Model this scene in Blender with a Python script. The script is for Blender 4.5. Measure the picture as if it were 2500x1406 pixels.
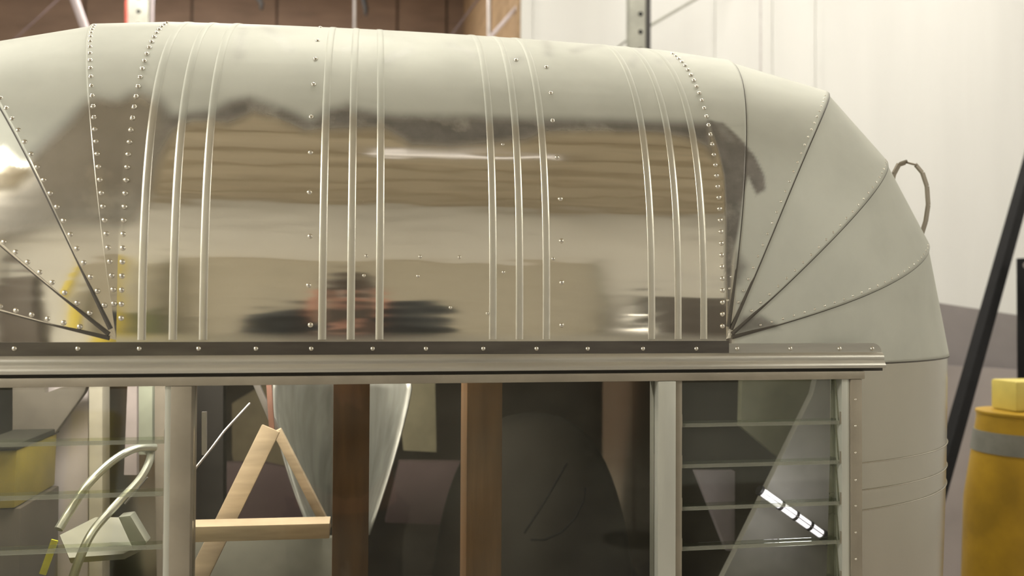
import bpy, bmesh, math, random
import numpy as np
from mathutils import Vector, Matrix
random.seed(7)
rng = np.random.default_rng(5)
for o in list(bpy.data.objects):
    bpy.data.objects.remove(o)
SC = bpy.context.scene
COL = SC.collection
PI = math.pi

# ------------------------------------------------------------------ camera
S = 0.72                                            # model scale of the trailer front
CAM = Vector((-0.14509 * S, -1.73891 * S, 1.62 + S * (1.82126 - 1.75)))
YAW, PITCH, ROLL, FPX = 0.1679, 0.01984, 0.00521, 2078.04
FW = Vector((math.sin(YAW) * math.cos(PITCH), math.cos(YAW) * math.cos(PITCH), math.sin(PITCH)))
RT0 = Vector((math.cos(YAW), -math.sin(YAW), 0))
UP0 = RT0.cross(FW)
RT = math.cos(ROLL) * RT0 + math.sin(ROLL) * UP0
UP = math.cos(ROLL) * UP0 - math.sin(ROLL) * RT0
cam_data = bpy.data.cameras.new('camera')
cam_data.sensor_width = 36.0
cam_data.lens = FPX / 2500 * 36
cam_data.clip_start = 0.02
cam = bpy.data.objects.new('camera', cam_data)
COL.objects.link(cam)
M = Matrix((RT, UP, -FW)).transposed().to_4x4()
M.translation = CAM
cam.matrix_world = M
SC.camera = cam
cam_data.dof.use_dof = True
cam_data.dof.focus_distance = 1.35
cam_data.dof.aperture_fstop = 3.2

# ------------------------------------------------------------------ world, light, exposure
w = bpy.data.worlds.new('world')
SC.world = w
w.use_nodes = True
w.node_tree.nodes['Background'].inputs[0].default_value = (0.9, 0.85, 0.78, 1)
w.node_tree.nodes['Background'].inputs[1].default_value = 0.25
SC.view_settings.view_transform = 'Standard'
SC.view_settings.look = 'None'
SC.view_settings.gamma = 1.0
SC.view_settings.exposure = 0.0
SC.view_settings.use_curve_mapping = False

CEIL = 5.2
WARM = (1.0, 0.96, 0.865)


def area(name, loc, size, power, color=WARM, rot=(0, 0, 0)):
    l = bpy.data.lights.new(name, 'AREA')
    l.shape = 'RECTANGLE'
    l.size, l.size_y = size
    l.energy = power
    l.color = color
    o = bpy.data.objects.new(name, l)
    o.location = loc
    o.rotation_euler = rot
    COL.objects.link(o)
    return o


# light of the fluorescent fixtures (the fixtures themselves are built below)
FIX = [  # x, y, length, width, power, along_x, label
    (0.55, -3.3, 1.3, 0.05, 0.16, True, 'slim fluorescent fixture above the photographer, mirrored as a streak in the polish'),
    (-2.6, 1.6, 1.4, 0.22, 60, True, 'fluorescent fixture over the left end of the trailer roof'),
    (-0.2, 1.6, 1.4, 0.22, 50, True, 'fluorescent fixture over the middle of the trailer roof'),
    (2.2, 1.6, 1.4, 0.22, 40, True, 'fluorescent fixture over the aisle right of the trailer'),
    (4.4, 1.6, 1.4, 0.22, 28, True, 'fluorescent fixture near the right wall over the grey sheets'),
    (2.0, 3.3, 1.4, 0.22, 23, True, 'fluorescent fixture close to the cream wall, left one'),
    (4.2, 3.3, 1.4, 0.22, 22, True, 'fluorescent fixture close to the cream wall, right one'),
    (-1.6, 5.6, 1.4, 0.22, 130, True, 'added fluorescent fixture in the far bay, brightening the brown boards'),  # unseen fixture, added to lift the brown far wall
    (-5.0, -3.0, 1.4, 0.22, 360, False, 'fluorescent fixture by the left wall, mirrored as a white glare'),
    (5.2, -3.5, 1.4, 0.22, 130, False, 'fluorescent fixture by the right wall in the front bay'),
]
for (x, y, L, W_, P_, ax, _l) in FIX:
    area('fluorescent_light', (x, y, CEIL - 0.16), (L, W_) if ax else (W_, L), P_)
# unseen fill light added under the trailer roof to brighten the interior
area('interior_fill_light', (-0.45, 0.30, 1.98), (0.8, 0.12), 13, (1.0, 0.92, 0.84), (math.radians(8), 0, 0))

# ------------------------------------------------------------------ helpers


def at(px, py, Y):
    d = FW * FPX + RT * (px - 1250) - UP * (py - 703)
    t = (Y - CAM.y) / d.y
    return CAM + d * t


def link(name, me, parent=None):
    o = bpy.data.objects.new(name, me)
    COL.objects.link(o)
    if parent is not None:
        o.parent = parent
    return o


def empty(name, loc=(0, 0, 0), rz=0):
    o = bpy.data.objects.new(name, None)
    o.location = loc
    o.rotation_euler = (0, 0, rz)
    o.empty_display_size = 0.1
    COL.objects.link(o)
    return o


def tag(o, label=None, cat=None, group=None, kind=None):
    if label: o['label'] = label
    if cat: o['category'] = cat
    if group: o['group'] = group
    if kind: o['kind'] = kind
    return o


class MB:
    """collects simple shapes, then links them as ONE mesh object"""

    def __init__(self):
        self.bm = bmesh.new()
        self.mi = 0

    def _f(self, vs):
        try:
            f = self.bm.faces.new(vs)
            f.material_index = self.mi
            f.smooth = True
            return f
        except ValueError:
            return None

    def box(self, lo, hi, rot=None, about=None):
        x0, y0, z0 = lo
        x1, y1, z1 = hi
        c = [(x0, y0, z0), (x1, y0, z0), (x1, y1, z0), (x0, y1, z0), (x0, y0, z1), (x1, y0, z1), (x1, y1, z1), (x0, y1, z1)]
        if rot is not None:
            ab = Vector(about) if about is not None else (Vector(lo) + Vector(hi)) / 2
            c = [rot @ (Vector(v) - ab) + ab for v in c]
        v = [self.bm.verts.new(p) for p in c]
        for f in ((0, 3, 2, 1), (4, 5, 6, 7), (0, 1, 5, 4), (1, 2, 6, 5), (2, 3, 7, 6), (3, 0, 4, 7)):
            self._f([v[i] for i in f])
        return self

    def bar(self, a, b, w_, d_, ref=(0, -1, 0)):
        """rectangular bar from a to b, w_ wide across, d_ deep along ref"""
        a, b = Vector(a), Vector(b)
        t = (b - a).normalized()
        r = Vector(ref)
        n = (r - t * r.dot(t)).normalized()
        s = t.cross(n)
        v = []
        for p in (a, b):
            for (i, j) in ((-1, -1), (1, -1), (1, 1), (-1, 1)):
                v.append(self.bm.verts.new(p + s * (i * w_ / 2) + n * (j * d_ / 2)))
        for f in ((3, 2, 1, 0), (4, 5, 6, 7), (0, 1, 5, 4), (1, 2, 6, 5), (2, 3, 7, 6), (3, 0, 4, 7)):
            self._f([v[i] for i in f])
        return self

    def tube(self, pts, r, n=10, caps=True, radii=None):
        pts = [Vector(p) for p in pts]
        rings = []
        nrm = None
        for i, p in enumerate(pts):
            t = (pts[min(i + 1, len(pts) - 1)] - pts[max(i - 1, 0)]).normalized()
            if nrm is None:
                nrm = t.orthogonal().normalized()
            nrm = (nrm - t * nrm.dot(t)).normalized()
            bn = t.cross(nrm)
            rr = radii[i] if radii else r
            rings.append([self.bm.verts.new(p + (nrm * math.cos(2 * PI * k / n) + bn * math.sin(2 * PI * k / n)) * rr) for k in range(n)])
        for a, b in zip(rings[:-1], rings[1:]):
            for k in range(n):
                self._f([a[k], a[(k + 1) % n], b[(k + 1) % n], b[k]])
        if caps:
            self._f(rings[0][::-1])
            self._f(rings[-1])
        return self

    def lathe(self, prof, n=32, c=(0, 0, 0)):
        rings = []
        for (r, z) in prof:
            rings.append([self.bm.verts.new((c[0] + r * math.cos(2 * PI * k / n), c[1] + r * math.sin(2 * PI * k / n), c[2] + z)) for k in range(n)])
        for a, b in zip(rings[:-1], rings[1:]):
            for k in range(n):
                self._f([a[k], a[(k + 1) % n], b[(k + 1) % n], b[k]])
        if prof[0][0] > 1e-4: self._f(rings[0][::-1])
        if prof[-1][0] > 1e-4: self._f(rings[-1])
        return self

    def prism(self, poly, ext):
        """poly: list of 3D points; ext: extrusion vector"""
        ext = Vector(ext)
        a = [self.bm.verts.new(p) for p in poly]
        b = [self.bm.verts.new(Vector(p) + ext) for p in poly]
        self._f(a[::-1])
        self._f(b)
        n = len(a)
        for k in range(n):
            self._f([a[k], a[(k + 1) % n], b[(k + 1) % n], b[k]])
        return self

    def build(self, name, mat, parent=None, bevel=0, smooth=30):
        bm = self.bm
        bmesh.ops.remove_doubles(bm, verts=bm.verts, dist=1e-6)
        bmesh.ops.recalc_face_normals(bm, faces=bm.faces)
        if bevel:
            es = [e for e in bm.edges if len(e.link_faces) == 2 and e.calc_face_angle(0) > math.radians(40)]
            bmesh.ops.bevel(bm, geom=es, offset=bevel, segments=2, affect='EDGES', profile=0.6)
        for e in bm.edges:
            if len(e.link_faces) == 2 and e.calc_face_angle(0) > math.radians(smooth):
                e.smooth = False
        me = bpy.data.meshes.new(name)
        bm.to_mesh(me)
        bm.free()
        for m_ in (mat if isinstance(mat, (list, tuple)) else [mat]):
            me.materials.append(m_)
        return link(name, me, parent)


def grid_obj(name, V, mat, parent=None, attrs=None, flip=False):
    """V: (rows, cols, 3) array -> smooth grid mesh"""
    R_, C_ = V.shape[:2]
    idx = np.arange(R_ * C_).reshape(R_, C_)
    a, b, c, d = idx[:-1, :-1].ravel(), idx[:-1, 1:].ravel(), idx[1:, 1:].ravel(), idx[1:, :-1].ravel()
    F = np.stack([a, b, c, d] if not flip else [d, c, b, a], 1)
    me = bpy.data.meshes.new(name)
    me.from_pydata(V.reshape(-1, 3).tolist(), [], F.tolist())
    me.polygons.foreach_set('use_smooth', [True] * len(me.polygons))
    if attrs:
        for k, v in attrs.items():
            at_ = me.attributes.new(k, 'FLOAT', 'POINT')
            at_.data.foreach_set('value', np.ascontiguousarray(v, dtype=np.float32).ravel())
    me.materials.append(mat)
    me.update()
    return link(name, me, parent)


# ------------------------------------------------------------------ materials


def _bsdf(name):
    m = bpy.data.materials.new(name)
    m.use_nodes = True
    nt = m.node_tree
    return m, nt, nt.nodes['Principled BSDF']


def _noise(nt, scale, detail=4, rough=0.55, stretch=None, coord='Object'):
    tc = nt.nodes.new('ShaderNodeTexCoord')
    n = nt.nodes.new('ShaderNodeTexNoise')
    n.inputs['Scale'].default_value = scale
    n.inputs['Detail'].default_value = detail
    n.inputs['Roughness'].default_value = rough
    if stretch:
        mp = nt.nodes.new('ShaderNodeMapping')
        mp.inputs['Scale'].default_value = stretch
        nt.links.new(tc.outputs[coord], mp.inputs[0])
        nt.links.new(mp.outputs[0], n.inputs['Vector'])
    else:
        nt.links.new(tc.outputs[coord], n.inputs['Vector'])
    return n


def _mixc(nt, fac, a, b, blend='MIX'):
    mx = nt.nodes.new('ShaderNodeMix')
    mx.data_type = 'RGBA'
    mx.blend_type = blend
    for s, v in ((0, fac), (6, a), (7, b)):
        if isinstance(v, (int, float)):
            mx.inputs[s].default_value = v
        elif isinstance(v, tuple):
            mx.inputs[s].default_value = (*v[:3], 1)
        else:
            nt.links.new(v, mx.inputs[s])
    return mx.outputs[2]


def _ramp(nt, src, lo, hi):
    r = nt.nodes.new('ShaderNodeMapRange')
    r.inputs[1].default_value = lo
    r.inputs[2].default_value = hi
    nt.links.new(src, r.inputs[0])
    return r.outputs[0]


def _math(nt, op, a, b=None):
    n = nt.nodes.new('ShaderNodeMath')
    n.operation = op
    for i, v in enumerate((a, b)):
        if v is None: continue
        if isinstance(v, (int, float)): n.inputs[i].default_value = v
        else: nt.links.new(v, n.inputs[i])
    return n.outputs[0]


def mat(name, c, rough=0.6, metal=0.0, var=0.25, scale=12, stretch=None, bump=0.0, c2=None, spec=0.5):
    m, nt, b = _bsdf(name)
    n = _noise(nt, scale, stretch=stretch)
    d = c2 if c2 else tuple(x * (1 - var) for x in c)
    nt.links.new(_mixc(nt, _ramp(nt, n.outputs[0], 0.32, 0.68), c, d), b.inputs['Base Color'])
    b.inputs['Roughness'].default_value = rough
    b.inputs['Metallic'].default_value = metal
    b.inputs['Specular IOR Level'].default_value = spec
    if bump:
        bp = nt.nodes.new('ShaderNodeBump')
        bp.inputs['Strength'].default_value = bump
        bp.inputs['Distance'].default_value = 0.01
        nt.links.new(n.outputs[0], bp.inputs['Height'])
        nt.links.new(bp.outputs[0], b.inputs['Normal'])
    return m


def emis(name, c, strength):
    m, nt, b = _bsdf(name)
    b.inputs['Base Color'].default_value = (*c, 1)
    b.inputs['Emission Color'].default_value = (*c, 1)
    b.inputs['Emission Strength'].default_value = strength
    return m


def glass_mat(name, tint, gloss=1.0, rough=0.02, dust=0.045):
    """thin architectural glass: fresnel mix of clear tint and mirror reflection"""
    m = bpy.data.materials.new(name)
    m.use_nodes = True
    nt = m.node_tree
    nt.nodes.clear()
    out = nt.nodes.new('ShaderNodeOutputMaterial')
    tr = nt.nodes.new('ShaderNodeBsdfTransparent')
    tr.inputs[0].default_value = (*tint, 1)
    gl = nt.nodes.new('ShaderNodeBsdfGlossy')
    gl.inputs['Roughness'].default_value = rough
    gl.inputs['Color'].default_value = (0.95, 0.97, 0.95, 1)
    fr = nt.nodes.new('ShaderNodeFresnel')
    fr.inputs['IOR'].default_value = 1.5
    n = _noise(nt, 6, 5)
    k = _math(nt, 'MULTIPLY', fr.outputs[0], gloss)
    mx = nt.nodes.new('ShaderNodeMixShader')
    nt.links.new(k, mx.inputs[0])
    nt.links.new(tr.outputs[0], mx.inputs[1])
    nt.links.new(gl.outputs[0], mx.inputs[2])
    # thin film of dust
    df = nt.nodes.new('ShaderNodeBsdfDiffuse')
    df.inputs[0].default_value = (0.5, 0.5, 0.42, 1)
    mx2 = nt.nodes.new('ShaderNodeMixShader')
    nt.links.new(_math(nt, 'MULTIPLY', _ramp(nt, n.outputs[0], 0.35, 0.8) if dust < .2 else 1.0, dust), mx2.inputs[0])
    nt.links.new(mx.outputs[0], mx2.inputs[1])
    nt.links.new(df.outputs[0], mx2.inputs[2])
    nt.links.new(mx2.outputs[0], out.inputs[0])
    return m


def shell_material():
    """old aluminium sheet: dull mill finish, a hand polished zone and a smear of black polishing residue"""
    m, nt, b = _bsdf('aged_aluminium')
    a1 = nt.nodes.new('ShaderNodeAttribute'); a1.attribute_name = 'polish'
    a2 = nt.nodes.new('ShaderNodeAttribute'); a2.attribute_name = 'residue'
    n1 = _noise(nt, 9, 6)
    n2 = _noise(nt, 3.0, 3, stretch=(0.6, 1, 3.5))
    n3 = _noise(nt, 34, 4)
    dull = _mixc(nt, _ramp(nt, n1.outputs[0], 0.42, 0.72), (0.535, 0.545, 0.485), (0.48, 0.49, 0.435))
    pol = _mixc(nt, _ramp(nt, n2.outputs[0], 0.4, 0.65), (0.86, 0.81, 0.69), (0.80, 0.745, 0.62))
    res = _mixc(nt, _ramp(nt, n3.outputs[0], 0.35, 0.7), (0.17, 0.16, 0.142), (0.235, 0.22, 0.20))
    c = _mixc(nt, a1.outputs['Fac'], dull, pol)
    rf = _math(nt, 'MULTIPLY', a2.outputs['Fac'], _ramp(nt, n1.outputs[0], 0.15, 0.45))
    c = _mixc(nt, rf, c, res)
    nt.links.new(c, b.inputs['Base Color'])
    mm_ = nt.nodes.new('ShaderNodeMix')
    mm_.inputs[2].default_value = 0.55
    mm_.inputs[3].default_value = 0.97
    nt.links.new(a1.outputs['Fac'], mm_.inputs[0])
    mm2 = nt.nodes.new('ShaderNodeMix')
    mm2.inputs[3].default_value = 0.45
    nt.links.new(_math(nt, 'POWER', a2.outputs['Fac'], 2.5), mm2.inputs[0])
    nt.links.new(mm_.outputs[0], mm2.inputs[2])
    nt.links.new(mm2.outputs[0], b.inputs['Metallic'])
    mr = nt.nodes.new('ShaderNodeMix')
    mr.inputs[2].default_value = 0.62
    mr.inputs[3].default_value = 0.085
    nt.links.new(a1.outputs['Fac'], mr.inputs[0])
    mr2 = nt.nodes.new('ShaderNodeMix')
    mr2.inputs[3].default_value = 0.36
    nt.links.new(rf, mr2.inputs[0])
    nt.links.new(mr.outputs[0], mr2.inputs[2])
    nt.links.new(mr2.outputs[0], b.inputs['Roughness'])
    bp = nt.nodes.new('ShaderNodeBump')
    bp.inputs['Strength'].default_value = 0.10
    bp.inputs['Distance'].default_value = 0.02
    nt.links.new(n2.outputs[0], bp.inputs['Height'])
    nt.links.new(bp.outputs[0], b.inputs['Normal'])
    return m


MT = dict(
    shell=shell_material(),
    rivet=mat('rivet_aluminium', (0.80, 0.77, 0.68), 0.22, 0.95, 0.15, 60),
    strip=mat('strip_aluminium', (0.80, 0.76, 0.66), 0.26, 0.92, 0.12, 30),
    rail=mat('rail_aluminium', (0.66, 0.645, 0.58), 0.36, 0.9, 0.25, 8, (0.4, 1, 6), 0.05),
    rail_dark=mat('rail_dark_aluminium', (0.20, 0.185, 0.165), 0.33, 0.9, 0.35, 14, (.5, 1, 3)),  # darker tone for the left run of the flange
    seam_dark=mat('dark_seam_line', (0.085, 0.075, 0.06), 0.55),  # near-black colour standing in for shade in the seam gaps
    frame=mat('frame_aluminium', (0.385, 0.345, 0.275), 0.5, 0.6, 0.2, 14, None, 0.05),
    frame_light=mat('pale_frame_aluminium', (0.66, 0.67, 0.60), 0.40, 0.6, 0.15, 14, (2, 2, .3)),
    lower=mat('lower_sheet_aluminium', (0.46, 0.435, 0.37), 0.27, 0.92, 0.12, 5, (1, 1, .3), 0.03),
    dark_gap=mat('dark_rail_gap', (0.06, 0.055, 0.045), 0.7),  # near-black tone for the gap under the drip rail
    glass=glass_mat('window_glass', (0.84, 0.84, 0.80), 0.5),
    louver=glass_mat('louver_glass', (0.87, 0.89, 0.84), 0.7),
    louver_edge=glass_mat('ground_glass_edge', (0.8, 0.82, 0.76), 0.6, 0.3, 0.26),
    pine=mat('pale_pine', (0.82, 0.66, 0.46), 0.6, 0, 0.25, 9, (1, 1, 8), 0.05),
    stud_dark=mat('dark_brown_wood', (0.16, 0.085, 0.04), 0.6, 0, 0.35, 9, (6, 6, .6), 0.05),
    stud=mat('orange_brown_wood', (0.26, 0.145, 0.065), 0.6, 0, 0.35, 9, (6, 6, .6), 0.05),
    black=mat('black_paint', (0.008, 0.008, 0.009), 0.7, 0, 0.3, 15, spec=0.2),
    yellow=mat('yellow_paint', (0.56, 0.34, 0.02), 0.5, 0, 0.35, 7, None, 0.05),
    pale_yellow=mat('pale_yellow_plastic', (0.80, 0.66, 0.16), 0.5, 0, 0.2, 7),
    tape=mat('grey_tape', (0.24, 0.24, 0.21), 0.55, 0, 0.2, 25),
    cream=mat('cream_wall_paint', (0.745, 0.745, 0.725), 0.8, 0, 0.05, 1.2, (3, 3, .3)),
    brown=mat('brown_board', (0.30, 0.205, 0.15), 0.8, 0, 0.25, 2.5, (1, 1, 4)),
    brown2=mat('dark_brown_board', (0.15, 0.105, 0.08), 0.8, 0, 0.25, 2.5, (1, 1, 4)),
    tan=mat('tan_plywood', (0.50, 0.34, 0.20), 0.75, 0, 0.25, 3, (1, 1, 5)),
    ceiling=mat('brown_ceiling_board', (0.72, 0.65, 0.53), 0.85, 0, 0.25, 1.0, (1, 5, 1)),
    joist=mat('brown_joist', (0.55, 0.48, 0.37), 0.8),
    concrete=mat('grey_concrete', (0.45, 0.42, 0.385), 0.55, 0, 0.3, 2.5),
    door=mat('grey_door_steel', (0.50, 0.47, 0.40), 0.55, 0.0, 0.08, 3),
    rack=mat('grey_green_rack_steel', (0.36, 0.36, 0.31), 0.45, 0.3, 0.25, 9),
    steel=mat('light_steel', (0.60, 0.57, 0.57), 0.38, 0.7, 0.2, 20),
    lavender=mat('pale_lavender_board', (0.70, 0.62, 0.65), 0.7, 0, 0.12, 5),
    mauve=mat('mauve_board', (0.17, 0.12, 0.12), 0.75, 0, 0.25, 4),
    greysheet=mat('grey_mauve_sheet', (0.34, 0.31, 0.31), 0.55, 0, 0.2, 3),
    greysheet2=mat('light_grey_mauve_sheet', (0.43, 0.385, 0.375), 0.5, 0, 0.2, 3),
    alusheet=mat('brushed_aluminium_sheet', (0.62, 0.63, 0.60), 0.45, 0.8, 0.3, 10, (4, 4, .5)),
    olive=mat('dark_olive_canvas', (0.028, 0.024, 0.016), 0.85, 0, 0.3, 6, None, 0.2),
    dark=mat('dark_plastic', (0.03, 0.027, 0.025), 0.6, 0, 0.3, 8),
    red=mat('red_paint', (0.42, 0.06, 0.04), 0.5),
    green=mat('green_paint', (0.16, 0.19, 0.10), 0.5),
    conduit=mat('galvanised_tube', (0.62, 0.63, 0.57), 0.35, 0.75, 0.2, 20),
    rope=mat('yellow_rope', (0.95, 0.85, 0.02), 0.7, 0, 0.2, 60),
    navy=mat('navy_cloth', (0.010, 0.018, 0.028), 0.9, 0, 0.3, 20, None, 0.1),
    denim=mat('denim_cloth', (0.05, 0.07, 0.11), 0.9, 0, 0.3, 30),
    skin=mat('skin', (0.58, 0.30, 0.23), 0.55, 0, 0.1, 15),
    hair=mat('dark_hair', (0.035, 0.022, 0.016), 0.6, 0, 0.3, 60),
    white=mat('white_plastic', (0.75, 0.72, 0.68), 0.5, 0, 0.1, 9),
    tyre=mat('tyre_rubber', (0.02, 0.02, 0.02), 0.8),
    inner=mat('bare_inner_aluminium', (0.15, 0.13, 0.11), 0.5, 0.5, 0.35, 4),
    tube_light=emis('fluorescent_tube', (1.0, 0.93, 0.86), 12),
    tube_dim=emis('dim_fluorescent_tube', (0.95, 0.93, 1.0), 1.0),
    work_light=emis('work_light_tube', (0.93, 0.86, 0.97), 1.6),
    lamp=emis('flood_lamp', (1.0, 0.95, 0.85), 9),
)

# ------------------------------------------------------------------ setting
XR, XL, YB, YF, XC = 6.0, -6.0, 8.0, -7.8, at(1272, 60, 4.5).x


def struct(name, mb, m, parent=None):
    o = mb.build(name, m, parent)
    if parent is None:
        o['kind'] = 'structure'
    return o


struct('floor', MB().box((XL, YF, -0.1), (XR, YB, 0)), MT['concrete'])
ceiling = struct('ceiling', MB().box((XL, YF, CEIL), (XR, YB, CEIL + 0.1)), MT['ceiling'])
for k in range(8):
    y = YF + 0.5 + k * 0.95
    struct('joist', MB().box((XL, y, CEIL - 0.14), (XR, y + 0.09, CEIL - 0.0005)), MT['joist'], ceiling)
struct('wall_left', MB().box((XL - 0.1, YF, 0), (XL, YB, CEIL)), MT['cream'])
struct('wall_right', MB().box((XR, YF, 0), (XR + 0.1, 4.5, CEIL)), MT['cream'])
struct('wall_back', MB().box((XC, 4.5, 0), (XR + 0.1, YB, CEIL)), MT['cream'])
far = struct('wall_far', MB().box((XL, YB, 0), (XC, YB + 0.1, CEIL)), MT['brown2'])
# boards on the far brown wall
xs = [XL] + [at(px, 30, YB).x for px in (-700, -250, 210, 470, 677, 970, 1090)] + [XC - 0.002]
for a, b in zip(xs[:-1], xs[1:]):
    for (z0, z1) in ((0.0, 2.45), (2.47, 3.9), (3.92, CEIL)):
        struct('board', MB().box((a + 0.012, YB - 0.03, z0 + .004), (b - 0.012, YB - 0.0005, z1 - .012)), MT['brown'], far)
struct('trim_1', MB().box((XC - 0.02, 4.52, 0), (XC - 0.0005, YB - 0.04, CEIL)), MT['tan'])
for i, (px, w_) in enumerate(((1302, .022), (1745, .05), (1885, .035), (1990, .05))):
    x = at(px, 60, 4.5).x
    struct('trim_%d' % (i + 2), MB().box((x, 4.485, 0), (x + w_, 4.4995, CEIL)), MT['cream'])
# front wall with sectional door, behind the photographer
wf = struct('wall_front', MB().box((XL, YF - 0.1, 0), (XR, YF, CEIL)), MT['cream'])
door = empty('door_1', (0, YF, 0))
door['kind'] = 'structure'
DX0, DX1, DH = -2.05, 2.35, 2.95
for k in range(6):
    z0, z1 = k * DH / 6, (k + 1) * DH / 6
    struct('door_section', MB().box((DX0, 0.0005, z0 + 0.004), (DX1, 0.045, z1 - 0.008)), MT['door'], door)
    for xx in (-1.0, 0.1, 1.2):
        struct('hinge', MB().box((xx - .03, 0.045, z0 - .03 + .08), (xx + .03, 0.055, z0 + .13)), MT['rack'], door)
for xx in (DX0 - 0.08, DX1):
    struct('door_track', MB().box((xx, 0.0005, 0), (xx + 0.08, 0.09, DH + 0.2)), MT['rack'], door)
struct('door_header', MB().box((DX0 - 0.08, 0.0005, DH), (DX1 + 0.08, 0.06, DH + 0.09)), MT['joist'], door)

# fixtures carrying the fluorescent light
for i, (x, y, L, W_, P_, ax, lab_) in enumerate(FIX):
    f = empty('fluorescent_fixture', (x, y, CEIL))
    lx, ly = (L, W_) if ax else (W_, L)
    MB().box((-lx / 2 - .03, -ly / 2 - .03, -0.10), (lx / 2 + .03, ly / 2 + .03, -0.0005)).build('housing', MT['white'], f, 0.008)
    for s in (-1, 1):
        o = W_ / 4 * s
        a, b = ((-L / 2, o, -0.125), (L / 2, o, -0.125)) if ax else ((o, -L / 2, -0.125), (o, L / 2, -0.125))
        MB().tube([a, b], 0.015, 10).build('tube', MT['tube_light' if i else 'tube_dim'], f)
    tag(f, lab_, 'ceiling light', 'ceiling fluorescent fixtures')

# ------------------------------------------------------------------ trailer shell
XP, ZB = 0.62, 1.75
Q = dict(H=0.78805, D=0.72507, n=2.87983, m=2.39979, cam=0.01126, D0=0.65668, D1=0.51048, n0=2.15737, n1=2.51455,
         m0=2.26694, m1=2.44543, za=-0.05827)
SEAM = dict(a=(0.0, 0.86374, 0), b=(14.30644, 0.80005, 6.05391), c=(40.21213, 0.76571, -1.32754),
            d=(64.83248, 0.79654, -9.27375), e=(81.64646, 0.77401, -4.79366))
NT = 130
TT = (np.linspace(0, 1, NT) ** 1.25) * PI / 2


def real(P):
    return np.stack([S * P[..., 0], S * P[..., 1], 1.62 + S * (P[..., 2] - 1.75)], -1)


def sup(n, m, T=TT):
    return np.sin(T) ** (2 / n), 1 - np.clip(np.cos(T), 0, 1) ** (2 / m)


def rib_curve(x, T=TT):
    s, d = sup(Q['n'], Q['m'], T)
    h = Q['H'] + Q['cam'] * (1 - (x / XP) ** 2)
    return real(np.stack([x + 0 * s, Q['D'] * d, ZB + h * s], -1))


def seam_curve(k, side, T=TT):
    phi, R_, kk = SEAM[k]
    u = phi / 90
    l0, l1, l2 = (1 - u) * (1 - 2 * u), 4 * u * (1 - u), u * (2 * u - 1)
    Dp = Q['D0'] * l0 + Q['D1'] * l1 + Q['D'] * l2
    n = Q['n0'] * l0 + Q['n1'] * l1 + Q['n'] * l2
    m = Q['m0'] * l0 + Q['m1'] * l1 + Q['m'] * l2
    s, d = sup(n, m, T)
    ph = np.radians(phi + kk * np.sin(T) ** 2)
    c = np.stack([side * (XP + R_ * s * np.cos(ph)), Dp * d, ZB + R_ * s * np.sin(ph)], -1)
    if k == 'a':
        c[:, 2] += Q['za']
    return real(c)


# stains in front-elevation coordinates (x, z) of the shell
POL = [(-1.3, 1.90), (-0.654, 1.898), (-0.602, 1.901), (-0.577, 1.88), (-0.557, 1.907), (-0.534, 1.936), (-0.516, 1.969), (-0.498, 1.98), (-0.466, 1.976), (-0.451, 1.987), (-0.436, 1.993), (-0.415, 1.984), (-0.402, 1.975), (-0.385, 1.952), (-0.371, 1.953), (-0.332, 1.96), (-0.31, 1.976), (-0.281, 1.985), (-0.251, 1.975), (-0.214, 1.961), (-0.192, 1.95), (-0.173, 1.967), (-0.154, 1.973), (-0.136, 1.983), (-0.124, 1.973), (-0.087, 1.964), (-0.055, 1.964), (0.019, 1.968), (0.149, 1.968), (0.282, 1.972), (0.386, 1.973), (0.443, 1.975), (0.470, 1.971), (0.476, 1.878), (0.474, 1.739), (0.474, 1.59), (-1.3, 1.59)]
RES = [(-0.577, 1.88), (-0.557, 1.907), (-0.534, 1.936), (-0.516, 1.969), (-0.498, 1.98), (-0.466, 1.976), (-0.451, 1.987), (-0.436, 1.993), (-0.415, 1.984), (-0.402, 1.975), (-0.385, 1.952), (-0.371, 1.953), (-0.332, 1.96), (-0.31, 1.976), (-0.281, 1.985), (-0.251, 1.975), (-0.214, 1.961), (-0.192, 1.95), (-0.173, 1.967), (-0.154, 1.973), (-0.136, 1.983), (-0.124, 1.973), (-0.087, 1.964), (-0.055, 1.964), (0.019, 1.968), (0.149, 1.968), (0.282, 1.972), (0.386, 1.973), (0.443, 1.975), (0.451, 1.97), (0.44, 1.898), (0.426, 1.922), (0.4, 1.935), (0.347, 1.943), (0.171, 1.935), (0.139, 1.921), (0.018, 1.904), (-0.044, 1.905), (-0.059, 1.916), (-0.087, 1.932), (-0.165, 1.925), (-0.201, 1.923), (-0.237, 1.939), (-0.272, 1.947), (-0.306, 1.929), (-0.358, 1.933), (-0.378, 1.913), (-0.392, 1.875), (-0.4, 1.827), (-0.42, 1.78), (-0.441, 1.771), (-0.497, 1.773), (-0.537, 1.771), (-0.604, 1.752), (-0.635, 1.747), (-1.0, 1.74), (-1.0, 1.82), (-0.641, 1.822), (-0.587, 1.831), (-0.569, 1.85)]
SCUFF = [((-0.425, 2.165), (-0.392, 2.168)), ((-0.305, 2.055), (-0.315, 2.15)), ((-0.285, 2.15), (-0.23, 2.075)), ((-0.145, 2.085), (-0.125, 2.085)), ((-0.083, 2.06), (-0.04, 2.09)), ((0.132, 2.075), (0.144, 2.085)), ((0.39, 2.15), (0.34, 2.085)), ((0.246, 2.115), (0.33, 2.16)), ((0.397, 2.1), (0.55, 2.15)), ((0.210, 2.15), (0.197, 2.1)), ((0.03, 2.11), (0.068, 2.085))]
R2 = [(0.441, 1.975), (0.466, 1.971), (0.487, 1.946), (0.51, 1.915), (0.522, 1.881), (0.521, 1.857), (0.505, 1.849), (0.494, 1.879), (0.482, 1.851), (0.468, 1.791), (0.456, 1.739), (0.45, 1.636), (0.446, 1.739), (0.453, 1.878), (0.45, 1.912)]
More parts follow.
